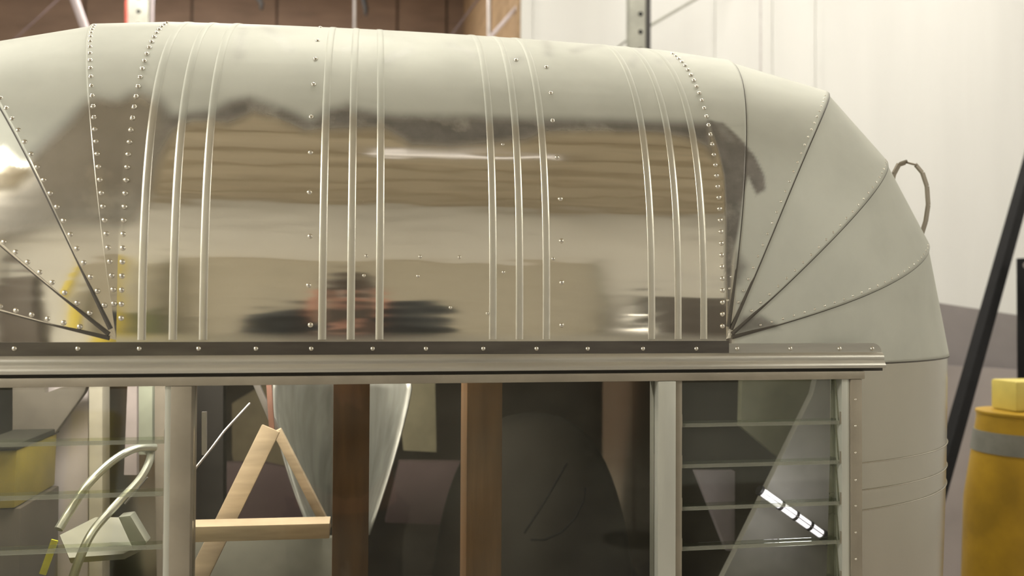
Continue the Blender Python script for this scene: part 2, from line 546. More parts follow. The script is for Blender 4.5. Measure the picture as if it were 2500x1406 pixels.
R3 = [(0.457, 1.767), (0.476, 1.754), (0.487, 1.734), (0.473, 1.701), (0.455, 1.701)]
R4 = [(0.467, 1.66), (0.506, 1.661), (0.534, 1.646), (0.542, 1.633), (0.5, 1.629), (0.459, 1.62)]


def soft(poly, X, Z, w_in, w_out=0.0):
    """1 inside the polygon falling to 0 over a soft edge"""
    P = np.array(poly)
    A, B = P, np.roll(P, -1, 0)
    x, z = X.ravel(), Z.ravel()
    d2 = np.full(x.shape, 1e9)
    ins = np.zeros(x.shape, bool)
    for (ax, az), (bx, bz) in zip(A, B):
        dx, dz = bx - ax, bz - az
        t = np.clip(((x - ax) * dx + (z - az) * dz) / (dx * dx + dz * dz + 1e-12), 0, 1)
        d2 = np.minimum(d2, (x - ax - t * dx) ** 2 + (z - az - t * dz) ** 2)
        cr = (az > z) != (bz > z)
        with np.errstate(divide='ignore', invalid='ignore'):
            xi = ax + (z - az) * dx / (dz if abs(dz) > 1e-12 else 1e-12)
        ins ^= cr & (x < xi)
    sd = np.sqrt(d2) * np.where(ins, 1, -1)
    f = np.clip((sd + w_out) / max(w_in + w_out, 1e-6), 0, 1)
    return (f * f * (3 - 2 * f)).reshape(X.shape)


def masks(V):
    X, Z = V[..., 0], V[..., 2]
    front = (V[..., 1] < 0.5 * S) * 1.0
    pol = soft(POL, X, Z, 0.026, -0.006) * front
    res = np.maximum.reduce([soft(RES, X, Z, 0.018, 0.008), soft(R2, X, Z, 0.003, 0.004), 0.75 * soft(R3, X, Z, 0.012, 0.004), 0.85 * soft(R4, X, Z, 0.012, 0.003)]) * front
    res *= 1 - 0.36 * np.clip((-0.37 - X) / 0.05, 0, 1)        # thinner smear on the left
    for (a, b) in SCUFF:
        a, b = np.array(a), np.array(b)
        dx, dz = b - a
        t = np.clip(((X - a[0]) * dx + (Z - a[1]) * dz) / (dx * dx + dz * dz), 0, 1)
        dd = np.hypot(X - a[0] - t * dx, (Z - a[1] - t * dz))
        res = np.maximum(res, 0.34 * np.exp(-(dd / 0.009) ** 2) * front)
    return dict(polish=pol, residue=res)


def normals(V):
    dr = np.gradient(V, axis=0)
    dc = np.gradient(V, axis=1)
    N = np.cross(dr, dc)
    N /= np.linalg.norm(N, axis=-1, keepdims=True) + 1e-12
    return N


trailer = empty('travel_trailer', (0, 0, 0))
tag(trailer, 'vintage riveted aluminium travel trailer with a half-polished front and a dusty dull roof', 'trailer')
BVP = []          # surface samples used to seat rivets

# centre sheet
xs = np.linspace(-XP, XP, 190)
VC = np.stack([rib_curve(x) for x in xs], 1)
VC[0, :, 2] -= 0.03
grid_obj('roof_sheet', VC, MT['shell'], trailer, masks(VC))


def gore(name, lo, hi, side, lift=0.0030):
    """flat-rolled gore between two seam curves; its lower edge is lapped over the neighbour"""
    U = np.linspace(0, 1, 26)
    V = lo[:, None, :] * (1 - U)[None, :, None] + hi[:, None, :] * U[None, :, None]
    N = normals(V)
    ref = np.array([side * 0.4, -1, 0.6])
    sg = np.sign((N * ref).sum(-1, keepdims=True))
    N = N * sg
    t = np.linspace(0, 1, NT)[:, None, None]
    V = V + N * (lift * (1 - U)[None, :, None]) * np.clip(t * 8, 0, 1)
    # small skirt that closes the lap
    sk = V[:, :1] - N[:, :1] * lift * 1.6
    V2 = np.concatenate([sk, V], 1)
    if side > 0: V2 = V2[:, ::-1]
    return grid_obj(name, V2, MT['shell'], trailer, masks(V2))


for sd in (1, -1):
    cv = {k: seam_curve(k, sd) for k in 'abcde'}
    cv['f'] = rib_curve(sd * XP)
    for lo, hi in ('ab', 'bc', 'cd', 'de', 'ef'):
        gore('gore_panel', cv[lo], cv[hi], sd)
    if sd > 0: CR = cv
    else: CL = cv

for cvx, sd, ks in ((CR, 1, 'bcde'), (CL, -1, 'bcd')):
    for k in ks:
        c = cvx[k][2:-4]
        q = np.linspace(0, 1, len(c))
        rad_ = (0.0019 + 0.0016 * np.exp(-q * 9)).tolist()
        MB().tube((c + np.array((sd * .0006, -.0006, .0004))).tolist(), 0.002, 6, True, rad_).build('seam_shade_line', MT['seam_dark'], trailer)  # dark tubes in place of the shadow gap along each lap

# rear part of the shell, straight back from the end of the dome
ends = [CR[k][-1] for k in 'abcde'] + [rib_curve(x)[-1] for x in np.linspace(XP, -XP, 20)] + [CL[k][-1] for k in 'edcba']
ends = np.array(ends)
for k in range(3):
    y1a, y1b = [0.52, 1.5, 2.5][k], [1.5, 2.5, 3.4][k]
    A = ends.copy(); B = ends.copy()
    if k: A[:, 1] = y1a
    B[:, 1] = y1b
    V = np.stack([A, B], 0)
    grid_obj('rear_sheet', V, MT['shell'], trailer, dict(polish=np.zeros(V.shape[:2]), residue=np.zeros(V.shape[:2])), flip=True)

# lower corners and side walls
def lower_wall(sd):
    a = CR['a'].copy() if sd > 0 else CL['a'].copy()
    zs = np.linspace(a[0, 2] + 0.001, 0.45, 40)
    y_ = a[:, 1]
    keep = np.abs(a[:, 0]) > 0.632
    b = a[keep]
    tail = np.stack([np.full(6, b[-1, 0]), np.linspace(b[-1, 1] + .05, 3.4, 6), np.full(6, b[-1, 2])], -1)
    b = np.concatenate([b, tail])
    V = np.repeat(b[None], len(zs), 0).copy()
    V[:, :, 2] = zs[:, None]
    dz = (a[0, 2] - zs)[:, None]
    V[:, :, 0] -= sd * 0.05 * np.clip(dz, 0, 1.2) ** 1.6
    # gentle stamped beads that run round the corner
    return grid_obj('corner_sheet', V, MT['lower'], trailer, flip=(sd > 0)), b


for sd in (1, -1):
    o, bpath = lower_wall(sd)
    if sd > 0: BP = bpath
zw = at(1250, 1700, 0).z
struct('front_lower_sheet', MB().box((-0.66, 0.0, 0.45), (0.66, 0.012, zw)), MT['lower'], trailer)
# thin beads on the right corner
for py in (1128, 1194, 1243):
    z = at(2100, py, 0.04).z
    pts = [(x - 0.05 * max(0, 1.578 - z) ** 1.6 + 0.0008, y - 0.0008, z) for x, y, _ in BP[::4] if x > 0.632]
    MB().tube(pts, 0.0013, 6).build('bead', MT['lower'], trailer)
# belt seam lip on the right and left corner
for cvx, sd in ((CR, 1), (CL, -1)):
    MB().tube([(x + sd * 0.001, y - 0.001, z) for x, y, z in cvx['a'][20:]], 0.0020, 6).build('belt_lip', MT['seam_dark'], trailer)

# floor, chassis, wheels
MB().box((-1.05, 0.5, 0.40), (1.05, 3.4, 0.45)).build('floor_pan', MT['joist'], trailer)
MB().box((-0.66, 0.013, 0.40), (0.66, 0.5, 0.45)).build('floor_pan', MT['joist'], trailer)
for sx in (-0.6, 0.6):
    MB().box((sx - .04, 0.2, 0.30), (sx + .04, 3.3, 0.40)).build('chassis_rail', MT['black'], trailer)
    wpos = (sx * 1.45, 2.1, 0.32)
    ms = MB()
    prof = [(0.20, -0.09), (0.30, -0.09), (0.32, -0.06), (0.32, 0.06), (0.30, 0.09), (0.20, 0.09), (0.20, -0.09)]
    ms.lathe(prof, 36)
    wh = ms.build('tyre', MT['tyre'], trailer)
    wh.location = wpos; wh.rotation_euler = (0, PI / 2, 0)
    mr = MB().lathe([(0.03, -0.05), (0.15, -0.04), (0.20, -0.07), (0.20, 0.07), (0.15, 0.04), (0.03, 0.05)], 28)
    rm = mr.build('rim', MT['steel'], wh)
    jk = MB().tube([(sx, 0.35, 0), (sx, 0.35, 0.02), (sx, 0.35, 0.021), (sx, 0.35, 0.30)], .02, 12, True, [.07, .07, .025, .02]).build('jack_stand', MT['black'], trailer)
MB().tube([(-0.9, 2.1, 0.32), (0.9, 2.1, 0.32)], 0.03, 10).build('axle', MT['black'], trailer)

# rib strips
ribs = [-0.574, -0.517, -0.461, -0.234, -0.178, -0.121, 0.110, 0.166, 0.223, 0.452, 0.511, 0.569]
for x in ribs:
    c = rib_curve(x)[:118]
    t = np.gradient(c, axis=0); t /= np.linalg.norm(t, axis=1, keepdims=True)
    nx = np.array([1.0, 0, 0])
    nn = np.cross(t, nx); nn /= np.linalg.norm(nn, axis=1, keepdims=True)
    if nn[5, 1] > 0: nn = -nn
    prof = [(-0.0058, -0.0002), (-0.0050, 0.0006), (-0.002, 0.0009), (0.002, 0.0009), (0.0050, 0.0006), (0.0058, -0.0002)]
    V = np.stack([c + nx * u + nn * v for u, v in prof], 1)
    mk = masks(V)
    mk['polish'] = mk['polish'] * 0.58
    mk['residue'] = mk['residue'] * 0.35
    grid_obj('rib_strip', V, MT['shell'], trailer, mk, flip=True)

# rivets -----------------------------------------------------------------
rb = bmesh.new()
rr, hh, n = 0.0040, 0.0024, 8
rings = []
for (f, z) in ((1.0, -0.0005), (0.92, 0.0010), (0.58, 0.0020)):
    rings.append([rb.verts.new((rr * f * math.cos(2 * PI * k / n), rr * f * math.sin(2 * PI * k / n), z)) for k in range(n)])
tp = rb.verts.new((0, 0, hh))
for a, b in zip(rings[:-1], rings[1:]):
    for k in range(n):
        rb.faces.new([a[k], a[(k + 1) % n], b[(k + 1) % n], b[k]])
for k in range(n):
    rb.faces.new([rings[-1][k], rings[-1][(k + 1) % n], tp])
for f in rb.faces: f.smooth = True
rivet_me = bpy.data.meshes.new('rivet')
rb.to_mesh(rivet_me); rb.free()
rivet_me.materials.append(MT['rivet'])
NRIV = 0


def put_rivet(p, nrm, scale=1.0):
    global NRIV
    o = bpy.data.objects.new('rivet', rivet_me)
    COL.objects.link(o)
    o.parent = trailer
    o.location = p
    o.rotation_euler = Vector(nrm).to_track_quat('Z', 'Y').to_euler()
    o.scale = (scale,) * 3
    NRIV += 1


def along(curve, other, step, inset, start=0.0, stop=None, alt=None, lift=0.002):
    """evenly spaced seats along a seam, set back `inset` towards the other curve"""
    seg = np.linalg.norm(np.diff(curve, axis=0), axis=1)
    L = np.concatenate([[0], np.cumsum(seg)])
    out = []
    s = start
    stop = stop if stop else L[-1]
    while s < stop:
        i = min(np.searchsorted(L, s), len(curve) - 2)
        i = max(i, 1)
        f = (s - L[i - 1]) / max(L[i] - L[i - 1], 1e-9)
        p = curve[i - 1] * (1 - f) + curve[i] * f
        t = curve[i] - curve[i - 1]; t /= np.linalg.norm(t)
        q = other[i] - p
        q = q - t * (q @ t)
        ln = np.linalg.norm(q)
        if ln > 1e-4:
            q /= ln
            nr = np.cross(t, q); nr /= np.linalg.norm(nr)
            if nr @ (np.array(CAM) - p) < 0 and (nr[1] > 0 or nr[2] < 0): nr = -nr
            if nr[1] > 0.0 and nr[2] < 0.3: nr = -nr
            if nr[2] < -0.2: nr = -nr
            out.append((p + q * min(inset, ln * 0.5) + nr * lift, nr))
        s += step
    return out


seats = []
stuff = []
seats += along(CL['f'], CL['e'] * 0 + rib_curve(-0.5), 0.0195, 0.006, 0.03, 0.62, lift=0.0004)
seats += along(CR['f'], rib_curve(0.5), 0.0185, 0.006, 0.02, 0.60, lift=0.0004)
seats += along(CL['e'], CL['f'], 0.0195, 0.006, 0.05, 0.60)
seats += along(CL['d'], CL['e'], 0.0215, 0.006, 0.05, 0.40)
seats += along(CL['c'], CL['d'], 0.0215, 0.006, 0.05, 0.40)
seats += along(CL['b'], CL['c'], 0.0215, 0.006, 0.05, 0.40)
stuff += along(CR['e'], CR['d'], 0.0185, -0.006, 0.06, 0.60, lift=0.0006)
stuff += along(CR['d'], CR['e'], 0.0200, 0.007, 0.06, 0.56, lift=0.0026)
stuff += along(CR['c'], CR['d'], 0.0200, 0.007, 0.06, 0.56, lift=0.0026)
stuff += along(CR['b'], CR['c'], 0.0200, 0.007, 0.06, 0.56, lift=0.0026)
# free rivets of the centre sheet (front elevation x, z)
RV = [(-0.190, 2.184), (-0.189, 2.101), (-0.189, 2.057), (-0.189, 2.008), (-0.19, 1.951), (-0.189, 1.892), (-0.189, 1.833), (-0.187, 1.767), (-0.188, 1.701), (-0.185, 1.644), (0.136, 2.079), (0.185, 2.065), (0.183, 2.012), (0.18, 1.96), (0.182, 1.899), (0.184, 1.831), (0.184, 1.767), (0.184, 1.707), (0.184, 1.644), (-0.107, 1.738), (-0.029, 1.738), (0.029, 1.741), (-0.11, 1.714), (-0.032, 1.714), (0.095, 1.717), (0.098, 1.919), (0.171, 1.738), (0.071, 1.662), (0.016, 1.669)]
for i, (x, z) in enumerate(RV):
    c = rib_curve(x / S)
    k = int(np.argmin(np.abs(c[:100, 2] - z)))
    t = c[k + 1] - c[k - 1]
    nr = np.cross(t, (1, 0, 0)); nr /= np.linalg.norm(nr)
    if nr[1] > 0: nr = -nr
    p = c[k].copy()
    seats.append((p, nr) if i < 19 else (p, nr, 0.7))

# drip rail over the window ------------------------------------------------
xr_end = at(2162, 880, -0.012).x
xl_end = -xr_end + 0.02
ZR = lambda py: at(1000, py, -0.006).z
z1, z2, z3 = ZR(834), ZR(866), ZR(906)


def rail(name, prof, x0, x1, m):
    mb = MB()
    A = [mb.bm.verts.new((x0, y, z)) for y, z in prof]
    B = [mb.bm.verts.new((x1, y, z)) for y, z in prof]
    for k in range(len(prof)):
        mb._f([A[k], A[(k + 1) % len(prof)], B[(k + 1) % len(prof)], B[k]])
    mb._f(A[::-1]); mb._f(B)
    return mb.build(name, m, trailer, smooth=40)


def round_end(name, zlo, zhi, y0, y1, x0, x1, r, m):
    """flat strip with rounded upper right corner"""
    poly = [(x0, y1, zlo), (x1, y1, zlo)]
    for k in range(7):
        a = k / 6 * PI / 2
        poly.append((x1 - r + r * math.cos(a), y1, zhi - r + r * math.sin(a)))
    poly.append((x0, y1, zhi))
    return MB().prism(poly, (0, y0 - y1, 0)).build(name, m, trailer, smooth=40)


xdk = at(1778, 850, 0).x
MB().box((xl_end, -0.0025, z2 - .002), (xdk, 0.006, z1)).build('rail_flange', MT['rail_dark'], trailer)
round_end('rail_flange', z2 - .002, z1 - .004, -0.0022, 0.006, xdk + .0003, xr_end, 0.016, MT['rail'])
bulge = [(0.0, z2), (-0.006, z2 + .0005), (-0.0105, z2 - .003), (-0.0125, z2 - .008), (-0.0115, z2 - 0.012), (-0.0135, z2 - 0.015),
         (-0.0165, z2 - .019), (-0.0165, z3 + .003), (-0.014, z3), (0.0, z3)]
rail('drip_rail', bulge, xl_end, xr_end - 0.002, MT['rail'])
gap = [(-0.001, z3 + .001), (-0.004, z3 + .001), (-0.004, ZR(915)), (-0.001, ZR(915))]
rail('rail_gap_strip', gap, xl_end, xr_end, MT['dark_gap'])  # dark strip filling the gap between drip rail and frame header
for px in (35, 190, 340, 485, 625, 760, 910, 1040, 1180, 1310, 1435, 1570, 1700, 1800, 1930, 2050, 2130):
    p = at(px, 851, -0.0027)
    seats.append((np.array(p), np.array((0, -1.0, 0.12)), 0.9))

# window --------------------------------------------------------------------
yf = -0.006
zt, zm, zb_ = ZR(914), ZR(936), zw
xa = xl_end + 0.03
PX = lambda px, py, y=yf: at(px, py, y).x
xR1, xR0 = PX(2103, 1000), PX(2070, 1000)
def part(name, mb, m, bevel=0.0): return mb.build(name, m, trailer, bevel)
part('frame_header', MB().box((-xR1, yf - .004, zm), (xR1 + .004, 0.03, zt - .0005)), MT['frame'], 0.0015)
part('frame_sill', MB().box((-xR1, yf - .004, zb_), (xR1, 0.03, zb_ + .03)), MT['frame'], 0.0015)
part('jamb', MB().box((xR0 + .004, yf - .002, zb_ + .03), (xR1, 0.055, zm - .0003)), MT['frame'], 0.001)
part('jamb', MB().box((-xR1, yf - .002, zb_ + .03), (-xR0, 0.055, zm - .0003)), MT['frame'], 0.001)
for py in (975, 1040, 1105, 1172, 1235, 1300, 1365):
    p = at(2090, py, yf - .0022); p.x = (xR0 + xR1) / 2
    seats.append((np.array(p), np.array((0, -1.0, 0.0)), 0.55))
# louver guide channels next to the jambs and mullions
def channel(x0, x1, m, d=0.0):
    part('louver_channel', MB().box((x0, yf + .001 + d, zb_ + .03), (x1, 0.03, zm - .0003)), m, 0.0008)
channel(PX(2056, 1000), xR0 + .0035, MT['frame_light'])
m1a, m1b, m1c = PX(1605, 1000), PX(1648, 1000), PX(1666, 1000)
part('mullion', MB().box((m1a, yf - .004, zb_ + .03), (m1b, 0.03, zm - .0003)), MT['frame_light'], 0.0012)
channel(m1b + .0003, m1c, MT['frame'])
m2a, m2b, m2c = PX(402, 1000), PX(418, 1000), PX(469, 1000)
part('mullion', MB().box((m2b, yf - .004, zb_ + .03), (m2c, 0.03, zm - .0003)), MT['frame'], 0.0012)
channel(m2a, m2b - .0003, MT['frame_light'])
xc = -PX(2056, 1000)
channel(-xR0 - .0035, xc, MT['frame_light'])
part('window_pane', MB().box((m2c + .0005, 0.006, zb_ + .031), (m1a - .0005, 0.0095, zm - .0005)), MT['glass'])


def louver(x0, x1, ztop, zbot):
    """one tilted glass slat with a ground lower edge"""
    mb = MB()
    h = ztop - zbot
    tl = 0.16
    rot = Matrix.Rotation(-tl, 3, 'X')
    c = Vector(((x0 + x1) / 2, 0.008, (ztop + zbot) / 2))
    mb.box((x0, c.y - .0022, zbot - .006), (x1, c.y + .0022, ztop + .004), rot, c)
    mb.mi = 1
    mb.box((x0, c.y - .0026, zbot - .0120), (x1, c.y + .0026, zbot - .0062), rot, c)
    return mb.build('louver_slat', [MT['louver'], MT['louver_edge']], trailer)


for (x0, x1, rows) in ((m1c + .001, PX(2056, 1000) - .001, [936, 1044, 1150, 1260, 1364, 1470, 1575, 1690]),
                       (xc + .001, m2a - .001, [936, 1058, 1180, 1304, 1420, 1540, 1690])):
    for a, b in zip(rows[:-1], rows[1:]):
        louver(x0, x1, ZR(a) - .004, ZR(b) + .003)
        for xx, s in ((x0, 1), (x1, -1)):
            zz = ZR(b)
            part('louver_clip', MB().box((min(xx, xx - s * .006), -0.0035, zz - .007), (max(xx, xx - s * .006) , 0.0, zz + .012)), MT['frame'])

# seat the rivets: the nearest ones singly, the small rest joined
for s in seats[:300]:
    put_rivet(s[0], s[1], s[2] if len(s) > 2 else 1.0)
rest = stuff + seats[300:]
vs, fs = [], []
bv = [v.co.copy() for v in rivet_me.vertices]
bf = [tuple(p.vertices) for p in rivet_me.polygons]
for s in rest:
    q = Vector(s[1]).to_track_quat('Z', 'Y')
    base = len(vs)
    for v in bv: vs.append(tuple(Vector(s[0]) + q @ (v * 0.55)))
    for f in bf: fs.append(tuple(base + i for i in f))
me = bpy.data.meshes.new('rivet_rows')
me.from_pydata(vs, [], fs)
me.polygons.foreach_set('use_smooth', [True] * len(me.polygons))
me.materials.append(MT['rivet'])
o = link('rivet_rows', me, trailer); o['kind'] = 'stuff'

# grab loop on the right shoulder
pts = []
yl = 0.26
for px, py in ((2166, 462), (2176, 452), (2182, 425), (2194, 402), (2212, 396), (2235, 402), (2252, 422), (2263, 455), (2266, 500), (2260, 540), (2250, 572), (2238, 590)):
    pts.append(at(px, py, yl))
mb = MB()
for a, b in zip(pts[:-1], pts[1:]):
    mb.bar(a, b, 0.0035, 0.012, (0.9, 0.45, 0))
mb.build('grab_loop', MT['frame'], trailer)

# ------------------------------------------------------------------ inside the trailer
def beam(name, p0, p1, w_, d_, m, label, cat='plank', group=None, bevel=0.002):
    o = MB().bar(p0, p1, w_, d_).build(name, m, None, bevel)
    return tag(o, label, cat, group)


FZ = 0.4505                                # trailer floor


def down(p, z=FZ + .001):
    p = Vector(p); p.z = z; return p


def board(name, poly, Y, th, m, label, cat, tilt=None):
    pts_ = [at(px, py, Y) for px, py in poly]
    o = MB().prism(pts_, (0, th, 0)).build(name, m, None, 0.0015)
    return tag(o, label, cat)


a = at(860, 925, 0.14); w1 = (at(903, 1100, .14) - at(817, 1100, .14)).x
beam('wall_stud', down(a), a + Vector((0, 0, .05)), w1, 0.09, MT['stud_dark'], 'dark brown upright wooden stud in the big window, left of the orange one', 'stud')
a = at(1175, 925, 0.16); w2 = (at(1217, 1100, .16) - at(1133, 1100, .16)).x
beam('wall_stud', down(a), a + Vector((0, 0, .05)), w2, 0.09, MT['stud'], 'orange-brown upright wooden stud near the centre of the big window', 'stud')
p0, p1 = at(662, 1045, 0.34), at(488, 1400, 0.30)
d = (p1 - p0).normalized()
beam('brace', p0, p0 + d * 1.2, 0.034, 0.02, MT['pine'], 'wide pale pine brace leaning down to the left behind the big window', 'brace')
beam('brace', at(676, 1050, 0.40), at(800, 1290, 0.40), 0.016, 0.02, MT['pine'], 'narrow pale pine brace leaning down to the right beside the aluminium sheet', 'brace')
beam('cross_rail', at(462, 1296, 0.26), at(806, 1287, 0.26), 0.026, 0.05, MT['pine'], 'short horizontal pine rail across the left part of the big window', 'rail')
beam('prop', at(655, 900, 0.42), at(664, 1050, 0.42), 0.010, 0.012, mat('pink_wood', (0.55, 0.30, 0.24), 0.6), 'thin pinkish upright stick above the top of the pine braces', 'stick')
beam('prop', at(610, 900, 0.46), at(680, 1062, 0.46), 0.012, 0.012, MT['steel'], 'thin grey metal strut slanting down to the top of the pine braces', 'strut')
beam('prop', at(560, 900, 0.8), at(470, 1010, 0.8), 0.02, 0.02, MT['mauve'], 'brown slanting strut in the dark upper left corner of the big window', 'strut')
# bent aluminium sheet
N = 24
vv = []
for k in range(N):
    u = k / (N - 1)
    row = []
    for j in range(10):
        v = j / 9
        Lx = 668 + 120 * max(0, v * 1.05 - .2) ** 1.5
        Rx = 1010 - 110 * v ** 1.3 if v > .0 else 1000
        px = Lx * (1 - u) + Rx * u
        py = 905 + 400 * v
        Y = 0.62 + 0.22 * math.sin(PI * u) * (0.4 + v) - .10 * v
        row.append(tuple(at(px, py, Y)))
    vv.append(row)
sh = grid_obj('bent_sheet', np.array(vv), MT['alusheet'])
sl = sh.modifiers.new('t', 'SOLIDIFY'); sl.thickness = 0.003
tag(sh, 'bent sheet of bare aluminium curving behind the dark brown stud', 'metal sheet')
board('panel', [(965, 905), (1062, 905), (1066, 1104), (985, 1100)], 1.15, 0.02, mat('beige_far_wall', (0.46, 0.42, 0.28), .7), 'tall narrow beige panel between the two studs, standing in for bright wall beyond the far window', 'panel')  # board added for the bright wall beyond the far window
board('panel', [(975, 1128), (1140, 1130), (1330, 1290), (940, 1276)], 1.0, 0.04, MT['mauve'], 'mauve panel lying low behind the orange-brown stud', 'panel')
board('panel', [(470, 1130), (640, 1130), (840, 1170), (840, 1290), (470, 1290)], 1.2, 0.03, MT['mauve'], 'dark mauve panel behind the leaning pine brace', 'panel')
board('panel', [(566, 985), (640, 940), (770, 960), (770, 1165), (590, 1190), (566, 1110)], 1.6, 0.03, mat('khaki_board', (0.34, 0.29, 0.19), .7), 'khaki panel seen between the two pine braces', 'panel')
board('panel', [(470, 1320), (820, 1312), (820, 1500), (470, 1500)], 0.7, 0.02, mat('grey_green_sheet', (0.33, 0.33, 0.28), .5), 'grey-green sheet standing below the pine rail', 'panel')
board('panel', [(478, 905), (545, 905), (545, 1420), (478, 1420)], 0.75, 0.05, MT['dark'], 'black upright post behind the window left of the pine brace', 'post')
# big dark rounded bundle on the right
mb = MB()
c = at(1300, 1420, 0.76)
rad = (at(1535, 1420, .76) - at(1300, 1420, .76)).x
pr = []
for k in range(15):
    a_ = k / 14 * PI / 2
    pr.append((rad * math.cos(a_) ** .85 * (1 - .03 * math.sin(3 * a_)) + .0005, rad * 1.68 * math.sin(a_)))
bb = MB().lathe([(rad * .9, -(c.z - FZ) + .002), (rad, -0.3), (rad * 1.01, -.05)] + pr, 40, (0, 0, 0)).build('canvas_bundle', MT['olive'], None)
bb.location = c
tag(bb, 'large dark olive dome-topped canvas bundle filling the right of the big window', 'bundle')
mb = MB()
hp = [at(px, py, 0.76 - rad - .02) for px, py in ((1385, 1130), (1330, 1225), (1280, 1302))]
mb.tube(hp, 0.0022, 6)
cd = mb.build('cord', MT['black'], bb)
cd.matrix_parent_inverse = Matrix.Translation(-c)
mb = MB()
hp = [at(px, py, 0.76 - rad - .02) for px, py in ((1430, 1190), (1425, 1225), (1405, 1265), (1370, 1300), (1330, 1318), (1295, 1318))]
mb.tube(hp, 0.0022, 6)
cd = mb.build('cord', MT['black'], bb)
cd.matrix_parent_inverse = Matrix.Translation(-c)
# slim shelf and dark cabinet far inside
def cabinet(name, x0, x1, y0, y1, z0, z1, m, label, cat='cabinet', doors=2, md=None):
    e = empty(name, ((x0 + x1) / 2, (y0 + y1) / 2, z0))
    w_, d_, h_ = x1 - x0, y1 - y0, z1 - z0
    MB().box((-w_ / 2, -d_ / 2 + .02, 0), (w_ / 2, d_ / 2, h_)).build('body', m, e, 0.004)
    for k in range(doors):
        a_ = -w_ / 2 + k * w_ / doors
        dr = MB().box((a_ + .006, -d_ / 2, .03), (a_ + w_ / doors - .006, -d_ / 2 + .0195, h_ - .02)).build('door', md or m, e, 0.003)
        MB().box((a_ + w_ / doors - .05, -d_ / 2 - .02, h_ * .5), (a_ + w_ / doors - .03, -d_ / 2 - .0005, h_ * .5 + .12)).build('handle', MT['steel'], dr)
    return tag(e, label, cat)


# right louver view
board('sheet', [(2000, 900), (2050, 900), (2050, 1500), (1720, 1500), (1790, 1360), (1985, 962)], 0.42, 0.02, mat('grey_foam_board', (0.40, 0.38, 0.34), .6), 'grey board with a slanting edge behind the right louvers', 'board')
board('sheet', [(1812, 900), (1990, 900), (1985, 962), (1905, 1120), (1808, 1040)], 0.6, 0.02, mat('olive_board', (0.36, 0.35, 0.25), .6), 'olive board in the upper part of the right louvers', 'board')
board('sheet', [(1698, 1150), (1795, 1150), (1795, 1345), (1775, 1345)], 0.6, 0.02, mat('lavender_board', (0.45, 0.39, 0.43), .6), 'lavender pointed board low in the right louvers', 'board')
# caged work light behind the right louvers
wl = empty('work_light', at(1934, 1252, 0.36))
pl = bpy.data.lights.new('work_light', 'POINT'); pl.energy = 0.45; pl.color = (.95, .9, 1.0); pl.shadow_soft_size = .03
plo = bpy.data.objects.new('work_light_glow', pl); COL.objects.link(plo); plo.location = at(1934, 1230, 0.30)
tag(wl, 'bright white fluorescent work light slanting behind the right louvers', 'work light')
a_, b_ = at(1864, 1203, .36) - wl.location, at(2004, 1303, .36) - wl.location
MB().tube([a_, b_], 0.0085, 14).build('tube', MT['work_light'], wl)
dv = (b_ - a_).normalized()
for f in (-.06, .30, .55, .80, 1.02):
    p = a_ + (b_ - a_) * f
    MB().tube([p - dv * .003, p + dv * .003], 0.0108, 14).build('guard_ring', MT['dark'], wl)
for s in (1, -1):
    off = Vector((0, 0, 1)).cross(dv).normalized() * 0.0115 * s
    MB().tube([a_ + off, b_ + off], 0.001, 6).build('guard_wire', MT['steel'], wl)
MB().tube([b_, b_ + dv * .10], 0.012, 12).build('handle', MT['dark'], wl)

# left louver view
board('panel', [(105, 905), (215, 905), (215, 1500), (105, 1500)], 0.62, 0.03, MT['lavender'], 'pale lavender panel standing behind the left louvers', 'panel')
board('panel', [(217, 905), (250, 905), (250, 1500), (217, 1500)], 0.56, 0.05, mat('ivory_post', (0.55, 0.50, 0.43), .6), 'ivory upright post right of the lavender panel', 'post')
board('panel', [(30, 905), (110, 905), (110, 960), (150, 945), (215, 935), (205, 960), (110, 1090), (30, 1090)], 0.58, 0.02, mat('grey_brown_board', (0.22, 0.19, 0.165), .7), 'grey-brown board with a slanting lower edge in the left louvers', 'board')
board('panel', [(312, 905), (334, 905), (334, 1160), (302, 1160)], 0.60, 0.02, mat('pink_white_board', (0.62, 0.52, 0.54), .6), 'narrow pinkish white strip behind the tubes at the left louvers', 'strip')
board('panel', [(338, 905), (372, 905), (372, 1110), (338, 1110)], 0.52, 0.02, mat('mint_board', (0.50, 0.52, 0.44), .5), 'pale mint strip at the right of the left louvers', 'strip')
board('panel', [(374, 935), (404, 935), (404, 1500), (384, 1500)], 0.66, 0.03, mat('beige_jamb', (0.40, 0.34, 0.29), .6), 'beige slat behind the right edge of the left louvers', 'slat')
bx = empty('storage_tub', at(40, 1290, 0.50)); bx.location.z = at(40, 1212, .5).z
tag(bx, 'olive-yellow plastic tub on a dark crate at the left edge', 'tub')
hw = (at(90, 1100, .5) - at(40, 1100, .5)).x
ht = at(40, 1078, .5).z - bx.location.z
MB().prism([(-hw * .93, -.1, 0), (hw * .93, -.1, 0), (hw, -.1, ht), (-hw, -.1, ht)], (0, .2, 0)).build('tub', mat('olive_yellow_plastic', (0.34, 0.26, 0.045), .5), bx, .004)
MB().box((-hw * 1.06, -.108, ht + .0005), (hw * 1.06, .108, ht + .012)).build('lid', MT['olive'], bx, .003)
cr = MB().box((at(-20, 1300, .5).x, 0.405, FZ + .001), (at(98, 1300, .5).x, 0.60, bx.location.z - .001)).build('crate', mat('dark_brown_crate', (0.09, 0.07, 0.055), .7), None, .004)
tag(cr, 'dark brown crate under the olive-yellow tub at the left edge', 'crate')

